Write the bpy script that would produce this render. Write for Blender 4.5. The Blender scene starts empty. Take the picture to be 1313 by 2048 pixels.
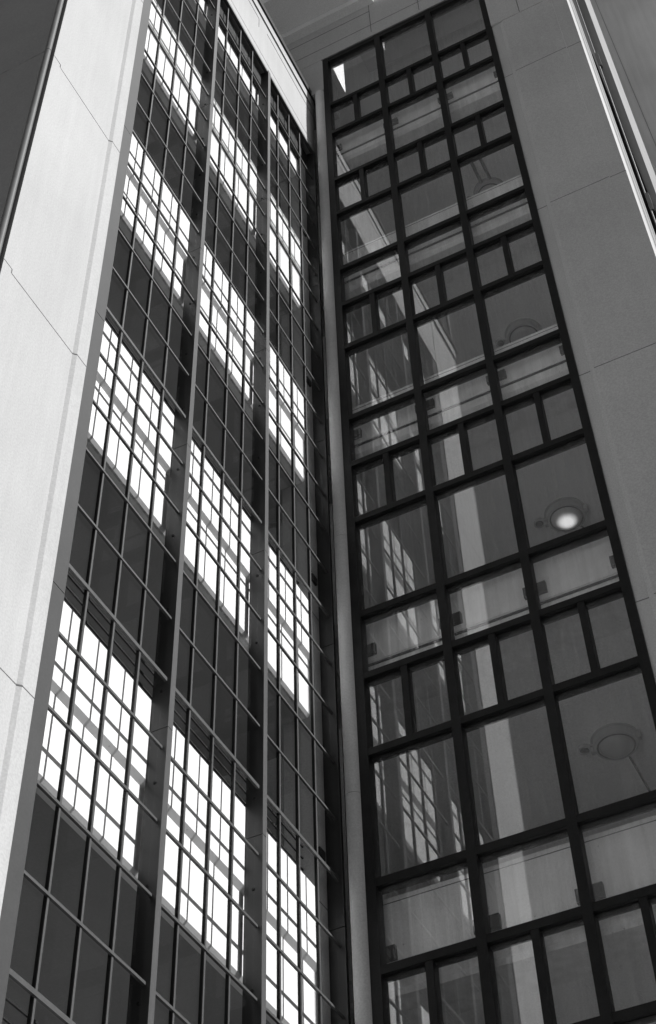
import bpy, bmesh, math, random
from mathutils import Matrix, Vector
random.seed(7)
S = bpy.context.scene
COL = S.collection

# ------------------------------------------------------------------ camera, sky, sun, exposure
cam_d = bpy.data.cameras.new('camera')
cam = bpy.data.objects.new('camera', cam_d); COL.objects.link(cam)
RT = Vector((0.89303212, 0.4492484, -0.02587504))
UP = Vector((0.35278728, -0.66326901, 0.66001163))
FW = Vector((-0.27934705, 0.59853997, 0.75080965))
m = Matrix((RT, UP, -FW)).transposed().to_4x4()
m.translation = Vector((5.3308, -11.3185, 0.0))
cam.matrix_world = m
cam_d.sensor_fit = 'VERTICAL'; cam_d.sensor_height = 36.0; cam_d.sensor_width = 36.0
cam_d.lens = 3075.69 / 2048 * 36.0
cam_d.clip_start = 0.1; cam_d.clip_end = 2000
S.camera = cam

SUN_TRAVEL = Vector((-1.0, -0.035, -0.85)).normalized()
sun_el = math.asin(-SUN_TRAVEL.z)
to_sun = -SUN_TRAVEL
world = bpy.data.worlds.new('World'); S.world = world; world.use_nodes = True
wn = world.node_tree.nodes; wl = world.node_tree.links; wn.clear()
sky = wn.new('ShaderNodeTexSky'); sky.sky_type = 'NISHITA'; sky.sun_disc = False
sky.sun_elevation = sun_el
sky.sun_rotation = math.atan2(to_sun.x, to_sun.y)
bw = wn.new('ShaderNodeRGBToBW')          # the photograph is black and white
bg = wn.new('ShaderNodeBackground'); bg.inputs['Strength'].default_value = 0.05
wo = wn.new('ShaderNodeOutputWorld')
wl.new(sky.outputs[0], bw.inputs[0]); wl.new(bw.outputs[0], bg.inputs['Color']); wl.new(bg.outputs[0], wo.inputs['Surface'])
sd = bpy.data.lights.new('sun', 'SUN'); sd.energy = 5.0; sd.cycles.use_multiple_importance_sampling = False; sd.angle = math.radians(0.5); sd.color = (1, 1, 1)
sun = bpy.data.objects.new('sun', sd); COL.objects.link(sun)
sun.rotation_euler = SUN_TRAVEL.to_track_quat('-Z', 'Y').to_euler()
S.view_settings.view_transform = 'Standard'; S.view_settings.look = 'None'
S.view_settings.exposure = 0.60; S.view_settings.gamma = 1.0; S.view_settings.use_curve_mapping = False
S.cycles.max_bounces = 10; S.cycles.diffuse_bounces = 5; S.cycles.glossy_bounces = 5
S.cycles.transparent_max_bounces = 24; S.cycles.transmission_bounces = 4
S.cycles.caustics_reflective = False; S.cycles.caustics_refractive = False
S.cycles.sample_clamp_indirect = 4.0
S.cycles.use_denoising = True; S.cycles.use_adaptive_sampling = False

# ------------------------------------------------------------------ materials (all neutral greys)
def material(name, grey, rough=0.8, spec=0.3, mottle=0.0, scale=1.2, fine=0.0, bump=0.0, streak=0.0, metal=0.0, pores=0.0):
    mt = bpy.data.materials.new(name); mt.use_nodes = True
    n = mt.node_tree.nodes; l = mt.node_tree.links; b = n['Principled BSDF']
    b.inputs['Roughness'].default_value = rough; b.inputs['Metallic'].default_value = metal
    b.inputs['Specular IOR Level'].default_value = spec
    co = n.new('ShaderNodeTexCoord')
    val = None
    def mul(fac_out, lo, hi, a, c):
        nonlocal val
        r = n.new('ShaderNodeMapRange'); l.new(fac_out, r.inputs[0])
        r.inputs[1].default_value = lo; r.inputs[2].default_value = hi
        r.inputs[3].default_value = a; r.inputs[4].default_value = c
        if val is None: val = r.outputs[0]
        else:
            q = n.new('ShaderNodeMath'); q.operation = 'MULTIPLY'
            l.new(val, q.inputs[0]); l.new(r.outputs[0], q.inputs[1]); val = q.outputs[0]
    if mottle:
        t = n.new('ShaderNodeTexNoise'); l.new(co.outputs['Object'], t.inputs['Vector'])
        t.inputs['Scale'].default_value = scale; t.inputs['Detail'].default_value = 6; t.inputs['Roughness'].default_value = 0.62
        mul(t.outputs[0], 0.3, 0.7, 1 - mottle, 1 + mottle)
    if fine:
        t = n.new('ShaderNodeTexNoise'); l.new(co.outputs['Object'], t.inputs['Vector'])
        t.inputs['Scale'].default_value = 55; t.inputs['Detail'].default_value = 3
        mul(t.outputs[0], 0.3, 0.7, 1 - fine, 1 + fine)
    if streak:
        mp = n.new('ShaderNodeMapping'); mp.inputs['Scale'].default_value = (9, 9, 0.5)
        l.new(co.outputs['Object'], mp.inputs[0])
        t = n.new('ShaderNodeTexNoise'); l.new(mp.outputs[0], t.inputs['Vector']); t.inputs['Scale'].default_value = 1.0
        t.inputs['Detail'].default_value = 4
        mul(t.outputs[0], 0.35, 0.75, 1, 1 - streak)
    if pores:
        t = n.new('ShaderNodeTexVoronoi'); l.new(co.outputs['Object'], t.inputs['Vector']); t.inputs['Scale'].default_value = 7
        mul(t.outputs['Distance'], 0.03, 0.07, 1 - pores, 1)
    rgb = n.new('ShaderNodeCombineColor')
    if val is None:
        for i in range(3): rgb.inputs[i].default_value = grey
    else:
        q = n.new('ShaderNodeMath'); q.operation = 'MULTIPLY'; q.inputs[1].default_value = grey
        l.new(val, q.inputs[0])
        for i in range(3): l.new(q.outputs[0], rgb.inputs[i])
    l.new(rgb.outputs[0], b.inputs['Base Color'])
    if bump:
        t = n.new('ShaderNodeTexNoise'); l.new(co.outputs['Object'], t.inputs['Vector'])
        t.inputs['Scale'].default_value = 30; t.inputs['Detail'].default_value = 5
        bp = n.new('ShaderNodeBump'); bp.inputs['Strength'].default_value = bump; bp.inputs['Distance'].default_value = 0.01
        l.new(t.outputs[0], bp.inputs['Height']); l.new(bp.outputs[0], b.inputs['Normal'])
    return mt

M = {}
M['concrete'] = material('concrete_pale', 0.355, 0.85, 0.2, 0.10, 0.30, 0.09, bump=0.15, streak=0.07)
M['concrete_wall'] = material('concrete_wall', 0.39, 0.85, 0.2, 0.09, 0.4, 0.12, bump=0.15, streak=0.05)
M['column_concrete'] = material('column_concrete', 0.46, 0.8, 0.2, 0.10, 0.8, 0.10, streak=0.15)
M['shade_toned_concrete'] = material('shade_toned_concrete', 0.14, 0.85, 0.2, 0.10, 0.5, 0.10)  # return wall's shade put into a darker copy of the pier concrete
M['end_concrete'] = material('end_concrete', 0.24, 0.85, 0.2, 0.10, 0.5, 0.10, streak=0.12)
M['soffit'] = material('soffit_render', 0.62, 0.9, 0.1, 0.08, 0.5, 0.1)
M['joint'] = material('joint_mortar', 0.13, 0.9, 0.1, 0.3, 8)
M['white_beam'] = material('white_painted_beam', 0.66, 0.7, 0.2, 0.03, 3, 0.02, pores=0.35)
M['grey_beam'] = material('concrete_beam', 0.88, 0.8, 0.2, 0.12, 1.6, 0.08, streak=0.2, pores=0.5)
M['stain'] = material('stained_drip_edge', 0.45, 0.9, 0.1, 0.45, 14, 0.3)
M['ledge_dark'] = material('dark_ledge_strip', 0.05, 0.9, 0.1, 0.6, 12)
M['ceiling'] = material('ceiling_plaster', 0.87, 0.9, 0.1, 0.07, 0.8, 0.12)
M['shade_toned_ceiling'] = material('shade_toned_ceiling', 0.27, 0.95, 0.05, 0.06, 0.8, 0.05)  # darker copy of the ceiling plaster with room shade put into its grey
M['inner_wall'] = material('inner_wall', 0.75, 0.9, 0.1, 0.06, 1.0)
M['floor_tile'] = material('floor_tile', 0.35, 0.7, 0.3, 0.08, 2.0)
M['steel'] = material('painted_steel', 0.056, 0.5, 0.4, 0.12, 2.5, 0.12, streak=0.2)
M['shade_toned_steel'] = material('shade_toned_steel', 0.022, 0.5, 0.4, 0.25, 2.0, 0.1, streak=0.45)  # darker copy of the steel, carrying the shade on the fin sides
M['jamb'] = material('jamb_sheet', 0.036, 0.6, 0.3, 0.12, 2.0, 0.08)
M['black'] = material('black_frame', 0.010, 0.5, 0.18, 0.35, 5.0, 0.3, streak=0.3)
M['gasket'] = material('black_gasket', 0.01, 0.8, 0.2)
M['cleat'] = material('cleat_steel', 0.03, 0.7, 0.2, 0.2, 8)
M['flash'] = material('metal_flashing', 0.13, 0.45, 0.5, 0.15, 3, metal=0.0)
M['lamp'] = material('lamp_enamel', 0.40, 0.5, 0.4)
M['lamp_dark'] = material('lamp_gap', 0.06, 0.8, 0.2)
M['diffuser'] = material('lamp_diffuser', 0.42, 0.35, 0.4)
M['ground'] = material('bounce_paving', 0.75, 0.9, 0.2, 0.12, 0.5)
M['tower'] = material('neighbour_concrete', 0.6, 0.85, 0.2, 0.10, 0.3, 0.10, streak=0.12)

def glass_material(name, base, refl_grey, top=1.0, dust=0.0):
    mt = bpy.data.materials.new(name); mt.use_nodes = True
    n = mt.node_tree.nodes; l = mt.node_tree.links; n.clear()
    lw = n.new('ShaderNodeLayerWeight'); lw.inputs[0].default_value = 0.5
    p = n.new('ShaderNodeMath'); p.operation = 'POWER'; p.inputs[1].default_value = 5.0
    l.new(lw.outputs['Facing'], p.inputs[0])
    r = n.new('ShaderNodeMapRange'); l.new(p.outputs[0], r.inputs[0])
    r.inputs[3].default_value = base; r.inputs[4].default_value = top
    tr = n.new('ShaderNodeBsdfTransparent'); tr.inputs[0].default_value = (refl_grey, refl_grey, refl_grey, 1)
    gl = n.new('ShaderNodeBsdfGlossy'); gl.inputs['Roughness'].default_value = 0.0
    gl.inputs['Color'].default_value = (1, 1, 1, 1)
    mx = n.new('ShaderNodeMixShader'); l.new(r.outputs[0], mx.inputs[0]); l.new(tr.outputs[0], mx.inputs[1]); l.new(gl.outputs[0], mx.inputs[2])
    if dust:
        co = n.new('ShaderNodeTexCoord'); mp = n.new('ShaderNodeMapping'); mp.inputs['Scale'].default_value = (24, 24, 1.1)
        l.new(co.outputs['Object'], mp.inputs[0])
        t = n.new('ShaderNodeTexNoise'); t.inputs['Scale'].default_value = 1.0; t.inputs['Detail'].default_value = 7; t.inputs['Roughness'].default_value = 0.65
        l.new(mp.outputs[0], t.inputs['Vector'])
        q = n.new('ShaderNodeMapRange'); l.new(t.outputs[0], q.inputs[0]); q.inputs[1].default_value = 0.38; q.inputs[2].default_value = 0.8
        q.inputs[3].default_value = dust * 0.5; q.inputs[4].default_value = dust * 2.5
        df = n.new('ShaderNodeBsdfDiffuse'); df.inputs['Color'].default_value = (.6, .6, .6, 1)
        m2 = n.new('ShaderNodeMixShader'); l.new(q.outputs[0], m2.inputs[0]); l.new(mx.outputs[0], m2.inputs[1]); l.new(df.outputs[0], m2.inputs[2])
        mx = m2
    o = n.new('ShaderNodeOutputMaterial'); l.new(mx.outputs[0], o.inputs['Surface'])
    return mt
M['glass'] = glass_material('window_glass', 0.115, 0.99, 1.0, 0.035)
M['thin_glass'] = glass_material('thin_window_glass', 0.015, 0.985, 0.25)

def glow(name, e):
    mt = bpy.data.materials.new(name); mt.use_nodes = True
    b = mt.node_tree.nodes['Principled BSDF']
    b.inputs['Base Color'].default_value = (.7, .7, .7, 1)
    n = mt.node_tree.nodes; l = mt.node_tree.links
    co = n.new('ShaderNodeTexCoord'); sp = n.new('ShaderNodeSeparateXYZ'); l.new(co.outputs['Object'], sp.inputs[0])
    at = n.new('ShaderNodeMath'); at.operation = 'ARCTAN2'; l.new(sp.outputs[1], at.inputs[0]); l.new(sp.outputs[0], at.inputs[1])
    k = n.new('ShaderNodeMath'); k.operation = 'MULTIPLY'; k.inputs[1].default_value = 26; l.new(at.outputs[0], k.inputs[0])
    sn = n.new('ShaderNodeMath'); sn.operation = 'SINE'; l.new(k.outputs[0], sn.inputs[0])
    r1 = n.new('ShaderNodeMapRange'); l.new(sn.outputs[0], r1.inputs[0]); r1.inputs[1].default_value = -1
    r1.inputs[3].default_value = 0.7; r1.inputs[4].default_value = 1.1
    cx = n.new('ShaderNodeCombineXYZ'); l.new(sp.outputs[0], cx.inputs[0]); l.new(sp.outputs[1], cx.inputs[1])
    ln = n.new('ShaderNodeVectorMath'); ln.operation = 'LENGTH'; l.new(cx.outputs[0], ln.inputs[0])
    r2 = n.new('ShaderNodeMapRange'); r2.interpolation_type = 'SMOOTHSTEP'; l.new(ln.outputs['Value'], r2.inputs[0])
    r2.inputs[1].default_value = 0.05; r2.inputs[2].default_value = 0.17; r2.inputs[3].default_value = e; r2.inputs[4].default_value = 0.0
    r = n.new('ShaderNodeMath'); r.operation = 'MULTIPLY'; l.new(r1.outputs[0], r.inputs[0]); l.new(r2.outputs[0], r.inputs[1])
    b.inputs['Emission Color'].default_value = (1, 1, 1, 1)
    l.new(r.outputs[0], b.inputs['Emission Strength'])
    return mt
M['glow'] = glow('lit_lamp_glass', 0.62)

# ------------------------------------------------------------------ helpers
class Shape:
    def __init__(self): self.v = []; self.f = []
    def box(self, x0, x1, y0, y1, z0, z1):
        b = len(self.v)
        self.v += [(x, y, z) for z in (z0, z1) for y in (y0, y1) for x in (x0, x1)]
        self.f += [tuple(b + i for i in q) for q in ((0, 2, 3, 1), (4, 5, 7, 6), (0, 1, 5, 4), (2, 6, 7, 3), (0, 4, 6, 2), (1, 3, 7, 5))]
        return self
    def prism_y(self, prof, y0, y1):            # prof: (x, z) outline, extruded along y
        b = len(self.v); k = len(prof)
        self.v += [(x, y0, z) for x, z in prof] + [(x, y1, z) for x, z in prof]
        self.f += [tuple(b + i for i in range(k)), tuple(b + k + i for i in reversed(range(k)))]
        self.f += [(b + i, b + k + i, b + k + (i + 1) % k, b + (i + 1) % k) for i in range(k)]
        return self
    def prism_x(self, prof, x0, x1):            # prof: (y, z)
        b = len(self.v); k = len(prof)
        self.v += [(x0, y, z) for y, z in prof] + [(x1, y, z) for y, z in prof]
        self.f += [tuple(b + i for i in range(k)), tuple(b + k + i for i in reversed(range(k)))]
        self.f += [(b + i, b + k + i, b + k + (i + 1) % k, b + (i + 1) % k) for i in range(k)]
        return self
    def prism_z(self, prof, z0, z1):            # prof: (x, y)
        b = len(self.v); k = len(prof)
        self.v += [(x, y, z0) for x, y in prof] + [(x, y, z1) for x, y in prof]
        self.f += [tuple(b + i for i in range(k)), tuple(b + k + i for i in reversed(range(k)))]
        self.f += [(b + i, b + k + i, b + k + (i + 1) % k, b + (i + 1) % k) for i in range(k)]
        return self
    def lathe(self, prof, cx, cy, cz, n=40):    # prof: (r, z) from axis to axis
        b = len(self.v); k = len(prof)
        for i in range(n):
            a = 2 * math.pi * i / n
            self.v += [(cx + r * math.cos(a), cy + r * math.sin(a), cz + z) for r, z in prof]
        for i in range(n):
            j = (i + 1) % n
            for q in range(k - 1):
                self.f.append((b + i * k + q, b + j * k + q, b + j * k + q + 1, b + i * k + q + 1))
        return self
    def tube(self, p, q, r, n=10):
        p = Vector(p); q = Vector(q); d = (q - p).normalized()
        a = d.orthogonal().normalized(); c = d.cross(a)
        b = len(self.v)
        for e in (p, q):
            self.v += [tuple(e + a * (r * math.cos(2 * math.pi * i / n)) + c * (r * math.sin(2 * math.pi * i / n))) for i in range(n)]
        self.f += [(b + i, b + (i + 1) % n, b + n + (i + 1) % n, b + n + i) for i in range(n)]
        self.f += [tuple(b + i for i in reversed(range(n))), tuple(b + n + i for i in range(n))]
        return self
    def make(self, name, mat, parent=None, smooth=False):
        me = bpy.data.meshes.new(name); me.from_pydata(self.v, [], self.f)
        bm = bmesh.new(); bm.from_mesh(me); bmesh.ops.recalc_face_normals(bm, faces=bm.faces); bm.to_mesh(me); bm.free()
        me.materials.append(M[mat] if isinstance(mat, str) else mat)
        if smooth:
            for p in me.polygons: p.use_smooth = True
        o = bpy.data.objects.new(name, me); COL.objects.link(o)
        if parent is not None:
            o.parent = parent; o.matrix_parent_inverse = parent.matrix_world.inverted()
        return o

def thing(name, label, cat, loc=(0, 0, 0), group=None):
    o = bpy.data.objects.new(name, None); COL.objects.link(o); o.location = loc
    o.matrix_world = Matrix.Translation(loc)
    o['label'] = label; o['category'] = cat; o['kind'] = 'thing'
    if group: o['group'] = group
    return o
def tag(o, label, cat, group=None):
    o['label'] = label; o['category'] = cat; o['kind'] = 'thing'
    if group: o['group'] = group
    return o

GROUND = -1.6
FLOOR = 3.88           # storey height
MOD = 3.6              # glazing module
STOREYS = range(-1, 5)

M['low_bounce_ground'] = material('low_bounce_ground', 0.05, 0.9, 0.2, 0.2, 0.6, 0.1)  # unseen ground kept dark so little light bounces onto the sunlit beams
g = Shape().box(-400, 400, -400, 400, GROUND - 0.5, GROUND - 0.12).make('ground', 'low_bounce_ground'); g['kind'] = 'structure'
# unseen pale slab added to bounce sun onto the ceilings behind the black frames
g = Shape().box(-60, 5.0, -110, -8, GROUND - 0.119, GROUND).make('bounce_pavement', 'ground'); g['kind'] = 'structure'

# ================================================================== sunlit wing (plane x = 0, glazing y -4.74 .. 0.05)
wing = thing('building', 'sunlit wing of building with broad white concrete pier and fine grid of steel glazing bars', 'building', (-4, -3, GROUND))
PIER0, PIER1, STEP, JAMB = -6.27, -4.935, -5.085, -4.745
# pier: left field, 45 degree step, right strip standing 3 cm proud
pier = Shape().prism_z([(-0.4, -6.18), (0.0, -6.18), (0.0, STEP - 0.03), (0.03, STEP), (0.03, PIER1), (-0.4, PIER1)], GROUND, 25.2).make('pier', 'concrete', wing)
for i in range(-1, 5):
    z = 7.27 + 3.94 * i
    s = Shape()
    s.box(-0.01, 0.002, -6.178, -6.055, z + 0.05, z + 0.058)
    s.box(-0.01, 0.003, -6.065, -6.055, z, z + 0.055)
    s.box(-0.01, 0.002, -6.055, STEP - 0.03, z - 0.004, z + 0.004)
    s.prism_z([(0.0, STEP - 0.034), (0.034, STEP), (0.03, STEP + 0.003), (-0.003, STEP - 0.03)], z - 0.006, z + 0.006)
    s.box(0.02, 0.032, STEP, PIER1, z - 0.004, z + 0.004)
    s.make('joint', 'joint', pier)
Shape().box(-0.4, -0.05, -6.22, -6.18, GROUND, 25.2).make('corner_gap', 'gasket', wing)
fl = Shape()
for i in range(-1, 5):
    fl.tube((-0.030, -6.245, 7.32 + 3.94 * i + 0.01), (-0.030, -6.245, 7.32 + 3.94 * (i + 1)), 0.030, 20)
M['dull_flash'] = material('dull_flashing', 0.085, 0.6, 0.3, 0.2, 3)
fl.make('corner_flashing', 'dull_flash', wing)
rw = Shape().box(-9, -0.06, -6.262, -6.225, GROUND, 25.2).make('return_wall', 'shade_toned_concrete', wing)
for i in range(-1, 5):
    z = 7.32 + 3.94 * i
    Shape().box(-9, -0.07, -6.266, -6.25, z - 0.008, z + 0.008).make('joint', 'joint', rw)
# jamb sheet between pier and glazing
jb = Shape()
zs = [GROUND] + [8.49 - 3.68 + 3.68 * i for i in range(0, 5)] + [23.4]
for a, b in zip(zs, zs[1:]): jb.box(-0.20, 0.008, PIER1, JAMB, a + 0.008, b)
jb.make('jamb', 'jamb', wing)
Shape().box(-0.2, 0.0, PIER1 + 0.001, JAMB - 0.002, GROUND, 23.4).make('jamb_backing', 'gasket', wing)

# parapet band and coping
pp = Shape().box(-0.4, 0.02, PIER1, 0.10, 23.42, 25.02).make('parapet', 'concrete', wing)
ps = Shape().box(0.01, 0.024, -4.9, -1.90, 24.80, 24.815).box(0.01, 0.024, -1.91, -1.90, 24.5, 24.8)
ps.box(0.01, 0.024, -1.62, 0.09, 24.765, 24.78).box(0.01, 0.0225, -4.9, 0.09, 23.66, 23.666)
ps.make('joint', 'joint', pp)
Shape().box(-0.4, 0.0, -6.2, 0.10, 25.02, 25.10).make('coping_gap', 'gasket', wing)
Shape().box(-0.4, 0.03, -6.2, 0.12, 25.10, 25.36).make('coping_band', 'concrete', wing)
Shape().box(-0.4, 0.06, -6.28, 0.16, 25.36, 25.52).make('coping', 'black', wing)
Shape().box(-0.4, -0.05, -6.2, 0.10, 25.2, 25.3).make('roof_edge', 'gasket', wing)
# head trim and dark head panel
Shape().box(-0.02, 0.03, JAMB, 0.06, 23.36, 23.42).make('head_trim', 'steel', wing)
Shape().box(-0.30, -0.09, JAMB, 0.04, 23.0, 23.36).make('head_panel', 'black', wing)

bays = [(JAMB, -3.235, [-4.44, -4.048, -3.652]), (-3.16, -1.605, [-2.83, -2.425, -2.0376]), (-1.53, 0.02, [-1.182, -0.797, -0.4185])]
bar_z = [5.233, 5.956, 6.687, 7.370, 8.097]
rows = sorted(bar_z[k] + MOD * n for n in range(-1, 5) for k in range(5))
rows = [z for z in rows if 2.5 < z < 22.6]
GX = -0.032
for bi, (y0, y1, mull) in enumerate(bays):
    bay = thing('window_bay', ['window bay next to the white pier, nearest the viewer', 'middle window bay between the two steel fins', 'window bay beside the inner corner, narrowest in the picture'][bi], 'window bay')
    # the bay is a fixed part of its wing
    for k in ('label', 'category', 'kind'): del bay[k]
    bay.parent = wing; bay.matrix_parent_inverse = wing.matrix_world.inverted()
    for y in mull:
        Shape().box(-0.014, -0.006, y - 0.011, y + 0.011, GROUND, 23.36).make('mullion', 'steel', bay)
        Shape().box(GX - 0.008, -0.0145, y - 0.0105, y + 0.0105, GROUND, 23.3).make('mullion_gasket', 'gasket', bay)
    for zi, z in enumerate(rows):
        h = 0.020 if any(abs(z - (5.233 + MOD * n)) < 1e-3 for n in range(-1, 5)) else 0.0125
        Shape().box(-0.012, 0.004, y0, y1, z - h, z + h).box(-0.020, -0.0125, y0 + .001, y1 - .001, z - h + .001, z + h - .001).make('transom', 'steel', bay)
    Shape().box(GX - 0.05, GX - 0.012, y0, y1, rows[0] - 0.012, rows[0] + 0.012).make('bar_backing', 'gasket', bay)
    edges_y = [y0] + mull + [y1]
    edges_z = [GROUND] + rows + [23.36]
    for z0, z1 in zip(edges_z, edges_z[1:]):
        s = Shape()
        for a, b in zip(edges_y, edges_y[1:]):
            s.box(GX - 0.003, GX + 0.002, a + 0.012, b - 0.012, z0 + 0.012, z1 - 0.012)
        s.make('pane', 'thin_glass', bay)
# steel fins with bolts and joints
for fy0, fy1 in ((-3.235, -3.16), (-1.605, -1.53), (0.02, 0.065)):
    s = Shape()
    zj = [GROUND] + [8.30 - 3.68 + 3.68 * i for i in range(5)] + [23.41]
    pl = Shape()
    for a, b in zip(zj, zj[1:]):
        s.box(-0.134, 0.036, fy0 + .001, fy1 - .001, a + 0.007, b); pl.box(0.0365, 0.043, fy0, fy1, a + 0.007, b)
    fin = s.make('fin', 'shade_toned_steel', wing)
    pl.make('front_plate', 'steel', fin)
    if fy0 < 0:
        z = 2.9
        while z < 23:
            Shape().tube((-0.045, fy0 - 0.006, z), (-0.045, fy0 + 0.01, z), 0.014, 10).make('bolt', 'gasket', fin)
            z += 0.97
# spandrel beams, one per storey, stepped underside
for j in STOREYS:
    z = FLOOR * j
    if j < 4:
        prof = [(-0.134, 8.65), (-0.134, 7.822), (-0.182, 7.774), (-0.182, 7.0), (-0.209, 6.97), (-0.30, 6.97), (-0.30, 8.65)]
    else:
        prof = [(-0.187, 7.60), (-0.187, 7.0), (-0.209, 6.97), (-0.30, 6.97), (-0.30, 7.60)]
    bmn = Shape().prism_y([(x, zz + z) for x, zz in prof], -4.90, -0.165).make('spandrel_beam', 'white_beam', wing)
    if j < 4:
        Shape().prism_y([(-0.1845, 7.0 + z), (-0.2108, 6.968 + z), (-0.235, 6.968 + z), (-0.20, 7.01 + z)], -4.90, -0.17).make('drip_edge', 'stain', bmn)
        r = Shape()
        for k in range(3): r.box(-0.30, -0.285, -4.9, -0.165, 8.93 + 0.135 * k + z, 8.947 + 0.135 * k + z)
        r.make('rail', 'gasket', bmn)
    Shape().box(-9, -0.305, -6.21, 0.28, 6.99 + z, 8.56 + z).make('floor_slab', 'shade_toned_ceiling', wing)
Shape().box(-9, -0.41, -6.21, 0.28, 25.0, 25.3).make('roof_slab', 'shade_toned_ceiling', wing)
Shape().box(-9.2, -9, -6.22, 9, GROUND, 25.2).make('inner_wall', 'inner_wall', wing)
# the column that carries the inner corner, behind the last panes
ic = Shape().box(-0.5, -0.13, -0.16, 0.25, GROUND, 25.0).make('corner_pillar', 'concrete_wall', wing)
for j in STOREYS:
    z = FLOOR * j
    Shape().box(-0.16, -0.10, -0.17, -0.05, 9.05 + z, 9.15 + z).make('cleat', 'cleat', ic)
    Shape().box(-0.135, -0.127, -0.158, 0.25, 8.53 + z, 8.54 + z).make('joint', 'joint', ic)

# ================================================================== shaded wing (plane y = 0)
shade = thing('building', 'shaded wing of building with large black framed windows between plain concrete walls', 'building', (2, 4, GROUND))
XL, XR, ZH = 0.30, 3.44, 26.56
# wall: pier right of the window with a slightly proud middle panel
w = Shape().prism_z([(XR, 0.6), (XR, 0.0), (3.585, 0.0), (3.645, -0.028), (4.505, -0.028), (4.5055, -0.014), (4.742, -0.014), (4.742, 0.6)], GROUND, 24.74).make('wall', 'concrete_wall', shade)
for z in (3.3, 7.15, 11.0, 14.86, 18.75, 22.85):
    Shape().box(XR, 3.585, -0.002, 0.01, z - 0.006, z + 0.006).box(3.645, 4.505, -0.0300, 0.01, z - 0.005, z + 0.005).box(4.512, 4.744, -0.0160, 0.01, z - 0.005, z + 0.005).make('joint', 'joint', w)
# upper wall and lintel, standing slightly proud of the pier
u = Shape().box(-9, 0.1, -0.03, 0.6, ZH + 0.002, 28.25).box(0.1, 0.95, -0.03, 0.05, ZH + 0.002, 28.25).box(0.95, 4.742, -0.03, 0.6, ZH + 0.002, 28.25).box(XR, 4.742, -0.03, 0.6, 24.75, ZH).box(-9, XL, -0.028, 0.6, 25.36, ZH).make('upper_wall', 'concrete_wall', shade)
uj = Shape().box(1.30, 1.312, -0.033, 0, ZH + .15, 27.9).box(2.25, 2.262, -0.033, 0, ZH + .1, 28.2).box(-9, 1.3, -0.0335, 0, 27.6, 27.612)
uj.box(3.95, 3.962, -0.033, 0, 24.76, 26.9).box(-9, 4.74, -0.0333, 0, 27.0, 27.008).make('joint', 'joint', u)
Shape().box(XL - .02, XR, -0.031, 0.12, ZH - 0.03, ZH).make('lintel_edge', 'joint', shade)
co = Shape().box(-9, 1.17, -0.9, -0.0305, 28.05, 28.6).box(-9, 1.42, -0.2, -0.0305, 27.88, 28.05).make('cornice', 'soffit', shade)
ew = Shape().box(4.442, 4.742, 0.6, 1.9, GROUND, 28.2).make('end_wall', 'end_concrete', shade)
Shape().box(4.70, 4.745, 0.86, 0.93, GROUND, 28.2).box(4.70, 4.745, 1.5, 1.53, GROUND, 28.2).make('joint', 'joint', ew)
# window wall: black frame
ww = bpy.data.objects.new('window_frame', None); COL.objects.link(ww); ww.parent = shade; ww.matrix_parent_inverse = shade.matrix_world.inverted()
D0, D1, DC = 0.0, 0.14, -0.022
XM = [1.345, 2.342]
def vbar(name, x0, x1, z0, z1):
    Shape().box(x0, x1, 0.02, D1, z0, z1).box(x0 - 0.003, x1 + 0.004, DC, 0.02, z0, z1).make(name, 'black', ww)
vbar('jamb', XL, XL + 0.10, GROUND, ZH - .03); vbar('jamb', XR - 0.10, XR - 0.004, GROUND, ZH - .03)
for x in XM: vbar('mullion', x, x + 0.092, GROUND, ZH - .03)
Shape().box(XL, XR - .004, -0.015, 0.15, ZH - 0.16, ZH - 0.032).make('head_bar', 'black', ww)
L = [23.095 - MOD * n for n in range(1, 8)]; B = [25.749 - MOD * n for n in range(1, 8)]; SP = [24.691 - MOD * n for n in range(1, 8)]
tops = sorted([24.757, 23.737] + L + B + SP); tops = [t for t in tops if t > 0]
cells_x = [(XL + .1, XM[0]), (XM[0] + .092, XM[1]), (XM[1] + .092, XR - .1)]
for t in tops:
    for a, b in cells_x:
        Shape().box(a + 0.004, b - 0.003, -0.018, 0.024, t - 0.088, t).box(a, b, 0.03, 0.135, t - 0.094, t - 0.004).box(a + .003, b - .002, 0.024, 0.03, t - 0.08, t - 0.01).make('transom', 'black', ww)
for t in [23.737] + SP:
    z1 = min([q for q in tops if q > t + 0.1]) - 0.094
    for a, b in cells_x:
        xc = (a + b) / 2 + 0.0
        Shape().box(xc - 0.035, xc + 0.035, 0.022, 0.13, t, z1).box(xc - 0.037, xc + 0.037, -0.012, 0.022, t, z1 + .005).make('short_mullion', 'black', ww)
edges = [GROUND] + tops + [ZH - 0.03]
for z0, z1 in zip(edges, edges[1:]):
    split = any(abs(z0 - q) < 1e-4 for q in [23.737] + SP)
    for a, b in cells_x:
        s = Shape()
        if split:
            xc = (a + b) / 2
            s.box(a - .01, xc - 0.03, 0.052, 0.060, z0 - .01, z1 - .088).box(xc + 0.03, b + .01, 0.052, 0.060, z0 - .01, z1 - .088)
        else:
            s.box(a - .01, b + .01, 0.052, 0.060, z0 - .01, z1 - .088)
        k0, k1, k2 = (random.uniform(-1, 1) for _ in range(3))
        xm, zm = (a + b) / 2, (z0 + z1) / 2
        s.v = [(x, y + 0.0055 * k0 * (x - xm) + 0.0035 * k1 * (z - zm), z) for x, y, z in s.v]
        s.make('pane', 'glass', ww)
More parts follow.
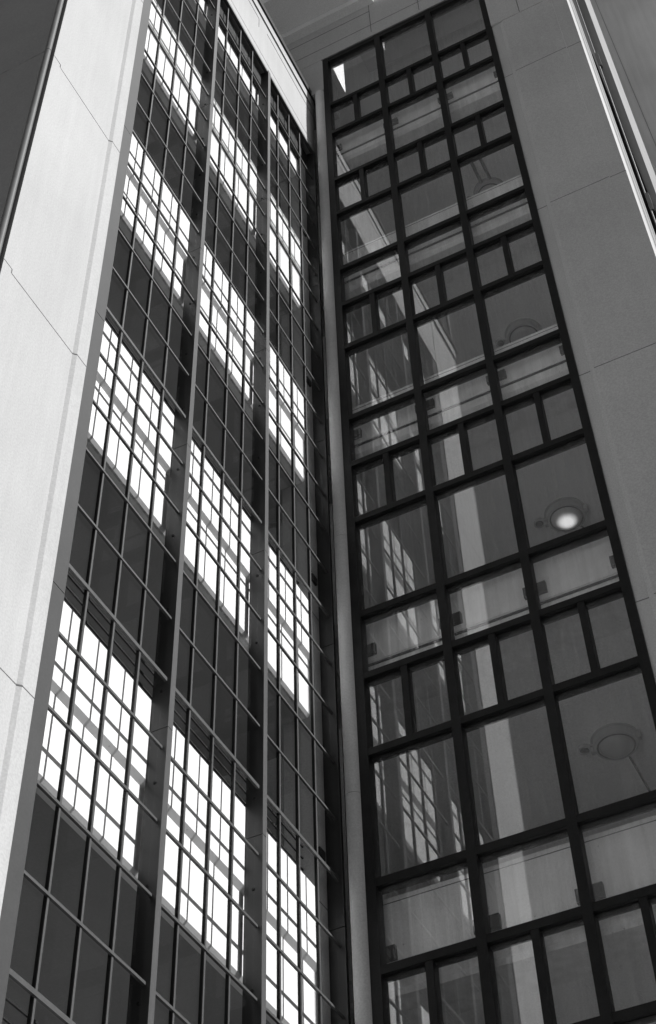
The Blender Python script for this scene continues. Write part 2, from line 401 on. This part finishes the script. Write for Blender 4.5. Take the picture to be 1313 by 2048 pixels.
# spandrel beams with cleats
BY = 0.24
for j in STOREYS:
    z = FLOOR * j
    prof = [(BY, 8.62), (BY, 7.86), (BY + 0.025, 7.845), (BY + 0.025, 7.79), (BY + .005, 7.775), (BY + 0.005, 7.64), (BY + 0.05, 7.60), (BY + 0.6, 7.60), (BY + 0.6, 8.62)]
    b = Shape().prism_x([(y, zz + z) for y, zz in prof], -0.10, 4.42).make('spandrel_beam', 'grey_beam', shade)
    Shape().box(0.3, 4.4, BY - 0.004, BY + 0.02, 8.56 + z, 8.568 + z).make('joint', 'joint', b)
    Shape().box(0.3, 4.4, BY - 0.003, BY + 0.02, 7.805 + z, 7.825 + z).make('ledge_stripe', 'ledge_dark', b)  # thin dark stripe along the ledge
    for x in (0.30, XM[0], XM[1], XR - .1):
        x1 = x + 0.17; x0 = x - 0.09
        if x == 0.30: x0 = x
        if x > 3: x1 = x + .08
        Shape().box(x0, x1, 0.19, BY + 0.01, 7.93 + z, 8.075 + z).make('cleat', 'cleat', b)
    Shape().box(-8.99, 4.44, BY + 0.6, 8.9, 7.62 + z, 8.5 + z).make('floor_slab', 'ceiling', shade)
Shape().box(-8.99, -0.6, 0.6, 8.9, 27.02, 27.4).box(1.0, 4.44, 0.6, 8.9, 27.02, 27.4).box(-0.6, 1.0, 2.6, 8.9, 27.02, 27.4).make('roof_slab', 'ceiling', shade)
# hole and sunlit box added for a bright triangle in the top left pane
(ax, ay), (bx, by), (cx, cy) = (0.320, 0.394), (0.540, 0.394), (0.312, 0.955)
rp = Shape().box(-0.6, 1.0, 0.052, ay, 26.98, 27.015).box(-0.6, 1.0, cy, 2.6, 26.98, 27.015)
rp.prism_z([(-0.6, ay), (ax, ay), (cx, cy), (-0.6, cy)], 26.98, 27.015).prism_z([(bx, by), (1.0, by), (1.0, cy), (cx, cy)], 26.98, 27.015)
rp.make('triangle_hole_panel', 'ceiling', shade)
Shape().box(-2.0, -0.03, 0.65, 3.2, 27.41, 31.5).make('added_bright_box', 'white_beam', shade)
Shape().box(-8.99, 4.44, 8.9, 9.1, GROUND, 27.4).make('inner_wall', 'inner_wall', shade)
Shape().box(-9.2, -9.0, 9.0, 9.1, GROUND, 27.4).make('inner_wall', 'inner_wall', shade)
Shape().box(4.25, 4.44, 0.6, 8.9, GROUND, 27.4).make('side_wall', 'inner_wall', shade)

# ================================================================== round concrete column in the inner corner
colm = thing('corner_column', 'slim round concrete column standing in the corner between the two wings', 'column', (0.21, 0.0, GROUND))
s = Shape()
zj = [GROUND, 3.9, 9.75, 13.6, 17.6, 21.4, 25.3]
for a, b in zip(zj, zj[1:]):
    s.lathe([(0.0, a + 0.006), (0.088, a + 0.006), (0.088, b), (0.0, b)], 0.212, 0.0, 0, 72)
so = s.make('shaft', 'column_concrete', colm)
Shape().box(0.065, 0.30, 0.09, 0.14, GROUND, 25.35).make('backing_strip', 'gasket', colm)

# ================================================================== ceiling lamps on the shaded wing's ceilings
def lamp(label, jl, x, y, zc, lit=False, cable=False, front_pipe=False):
    t = thing('ceiling_lamp', label, 'ceiling lamp', (x, y, zc), 'round lamps on the ceilings behind the black framed windows')
    Shape().lathe([(0.0, 0.0), (0.285, 0.0), (0.285, -0.012), (0.255, -0.02), (0.258, -0.10), (0.25, -0.115), (0.226, -0.116), (0.226, -0.10), (0, -0.10)], x, y, zc, 64).make('housing', 'lamp', t)
    Shape().lathe([(0.2265, -0.1165), (0.206, -0.119), (0.206, -0.10)], x, y, zc, 64).make('gap_ring', 'lamp_dark', t)
    d = Shape().lathe([(0.205, -0.10), (0.2, -0.125), (0.17, -0.158), (0.10, -0.182), (0.04, -0.19), (0.0, -0.191)], 0, 0, 0, 64).make('diffuser', 'glow' if lit else 'diffuser', None, True)
    d.parent = t
    Shape().box(x - 0.30, x - 0.25, y - 0.03, y + 0.03, zc - 0.11, zc - 0.002).box(x + 0.25, x + 0.30, y - 0.03, y + 0.03, zc - 0.11, zc - 0.002).make('side_bracket', 'lamp', t)
    if cable:
        Shape().tube((x + 0.05, y + 0.27, zc - 0.02), (x + 0.05, y + 1.6, zc - 0.02), 0.014).make('cord', 'cleat', t)
    else:
        Shape().tube((x + 0.10, y + 0.25, zc - 0.02), (x + 0.14, y + 0.42, zc - 0.02), 0.012).lathe([(0, 0), (0.03, 0), (0.03, -0.04), (0, -0.04)], x + .10, y + .27, zc, 12).make('pull', 'cleat', t)
    if front_pipe:
        Shape().tube((x - 0.06, y - 0.72, zc - 0.03), (x - 0.06, y - 0.25, zc - 0.03), 0.028).tube((x + 0.10, y - 0.72, zc - 0.03), (x + 0.10, y - 0.25, zc - 0.03), 0.028).make('conduit', 'cleat', t)
    b = thing('junction_box', jl, 'junction box', (x - 0.37, y - 0.02, zc), 'junction boxes beside the ceiling lamps')
    Shape().lathe([(0.0, 0.0), (0.075, 0.0), (0.075, -0.05), (0.062, -0.055), (0.055, -0.045), (0.0, -0.045)], x - 0.37, y - 0.02, zc, 24).make('box_body', 'lamp', b)
    Shape().lathe([(0.055, -0.047), (0.03, -0.047), (0.028, -0.060), (0.0, -0.060)], x - 0.37, y - 0.02, zc, 20).make('dark_insert', 'lamp_dark', b)
    Shape().box(x - 0.31, x - 0.25, y - 0.05, y + 0.01, zc - 0.035, zc - 0.001).make('conduit', 'lamp', b)
XLMP, YLMP = 2.41, 2.45
lamp('round ceiling lamp, unlit, on the lowest ceiling in view, with a dark cord', 'small round junction box beside the unlit lamp with the dark cord', XLMP, YLMP + .06, 7.62 + FLOOR, cable=True)
lamp('round ceiling lamp, the one that is lit, on the second lowest ceiling', 'small round junction box beside the lit ceiling lamp', XLMP, YLMP, 7.62 + 2 * FLOOR, lit=True)
lamp('round ceiling lamp, half hidden by a window bar, on the third ceiling up', 'small round junction box beside the half hidden lamp on the third ceiling up', XLMP, YLMP - 0.25, 7.62 + 3 * FLOOR)
lamp('round ceiling lamp on the highest ceiling that shows a lamp', 'small round junction box beside the lamp on the highest ceiling', XLMP, YLMP - 0.5, 7.62 + 4 * FLOOR, front_pipe=True)

# ================================================================== neighbouring structures beyond the end of the shaded wing
nb = thing('concrete_fin', 'narrow concrete fin wall with bright sunlit edge beside the end of the shaded wing', 'wall', (4.95, 3, GROUND))
def lean(x, z): return x
def leaning(x0, x1, y0, y1, z0, z1):
    return Shape().prism_y([(lean(x0, z0), z0), (lean(x1, z0), z0), (lean(x1, z1), z1), (lean(x0, z1), z1)], y0, y1)
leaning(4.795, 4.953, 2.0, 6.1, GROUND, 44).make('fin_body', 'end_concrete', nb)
Shape().prism_y([(4.68, GROUND), (5.25, GROUND), (4.755, 26.2), (4.74, 26.2)], 1.97, 1.999).make('shadow_wedge', 'gasket', nb)  # cast shadow modelled as a black wedge before the fin's front
tw = thing('tower', 'plain grey neighbouring tower wall at the picture edge', 'tower', (8, 10, GROUND))
tb = Shape().box(4.7, 14, 7.2, 16, GROUND, 44).make('tower_body', 'tower', tw)
Shape().prism_y([(5.60, GROUND), (5.61, GROUND), (4.995, 44), (4.985, 44)], 7.194, 7.21).make('joint', 'flash', tb)
dp = thing('downpipe', 'thin sunlit metal downpipe between the shaded wing and the concrete fin', 'pipe', (4.81, 1.9, GROUND))
Shape().tube((lean(4.80, GROUND), 1.93, GROUND), (lean(4.80, 30), 1.93, 30), 0.012, 12).make('pipe', 'flash', dp)
for z in (15.5, 20.6, 25.6):
    x = lean(4.80, z)
    Shape().box(x + 0.008, x + 0.05, 1.92, 2.001, z, z + 0.5).make('pipe_clip', 'flash', dp)
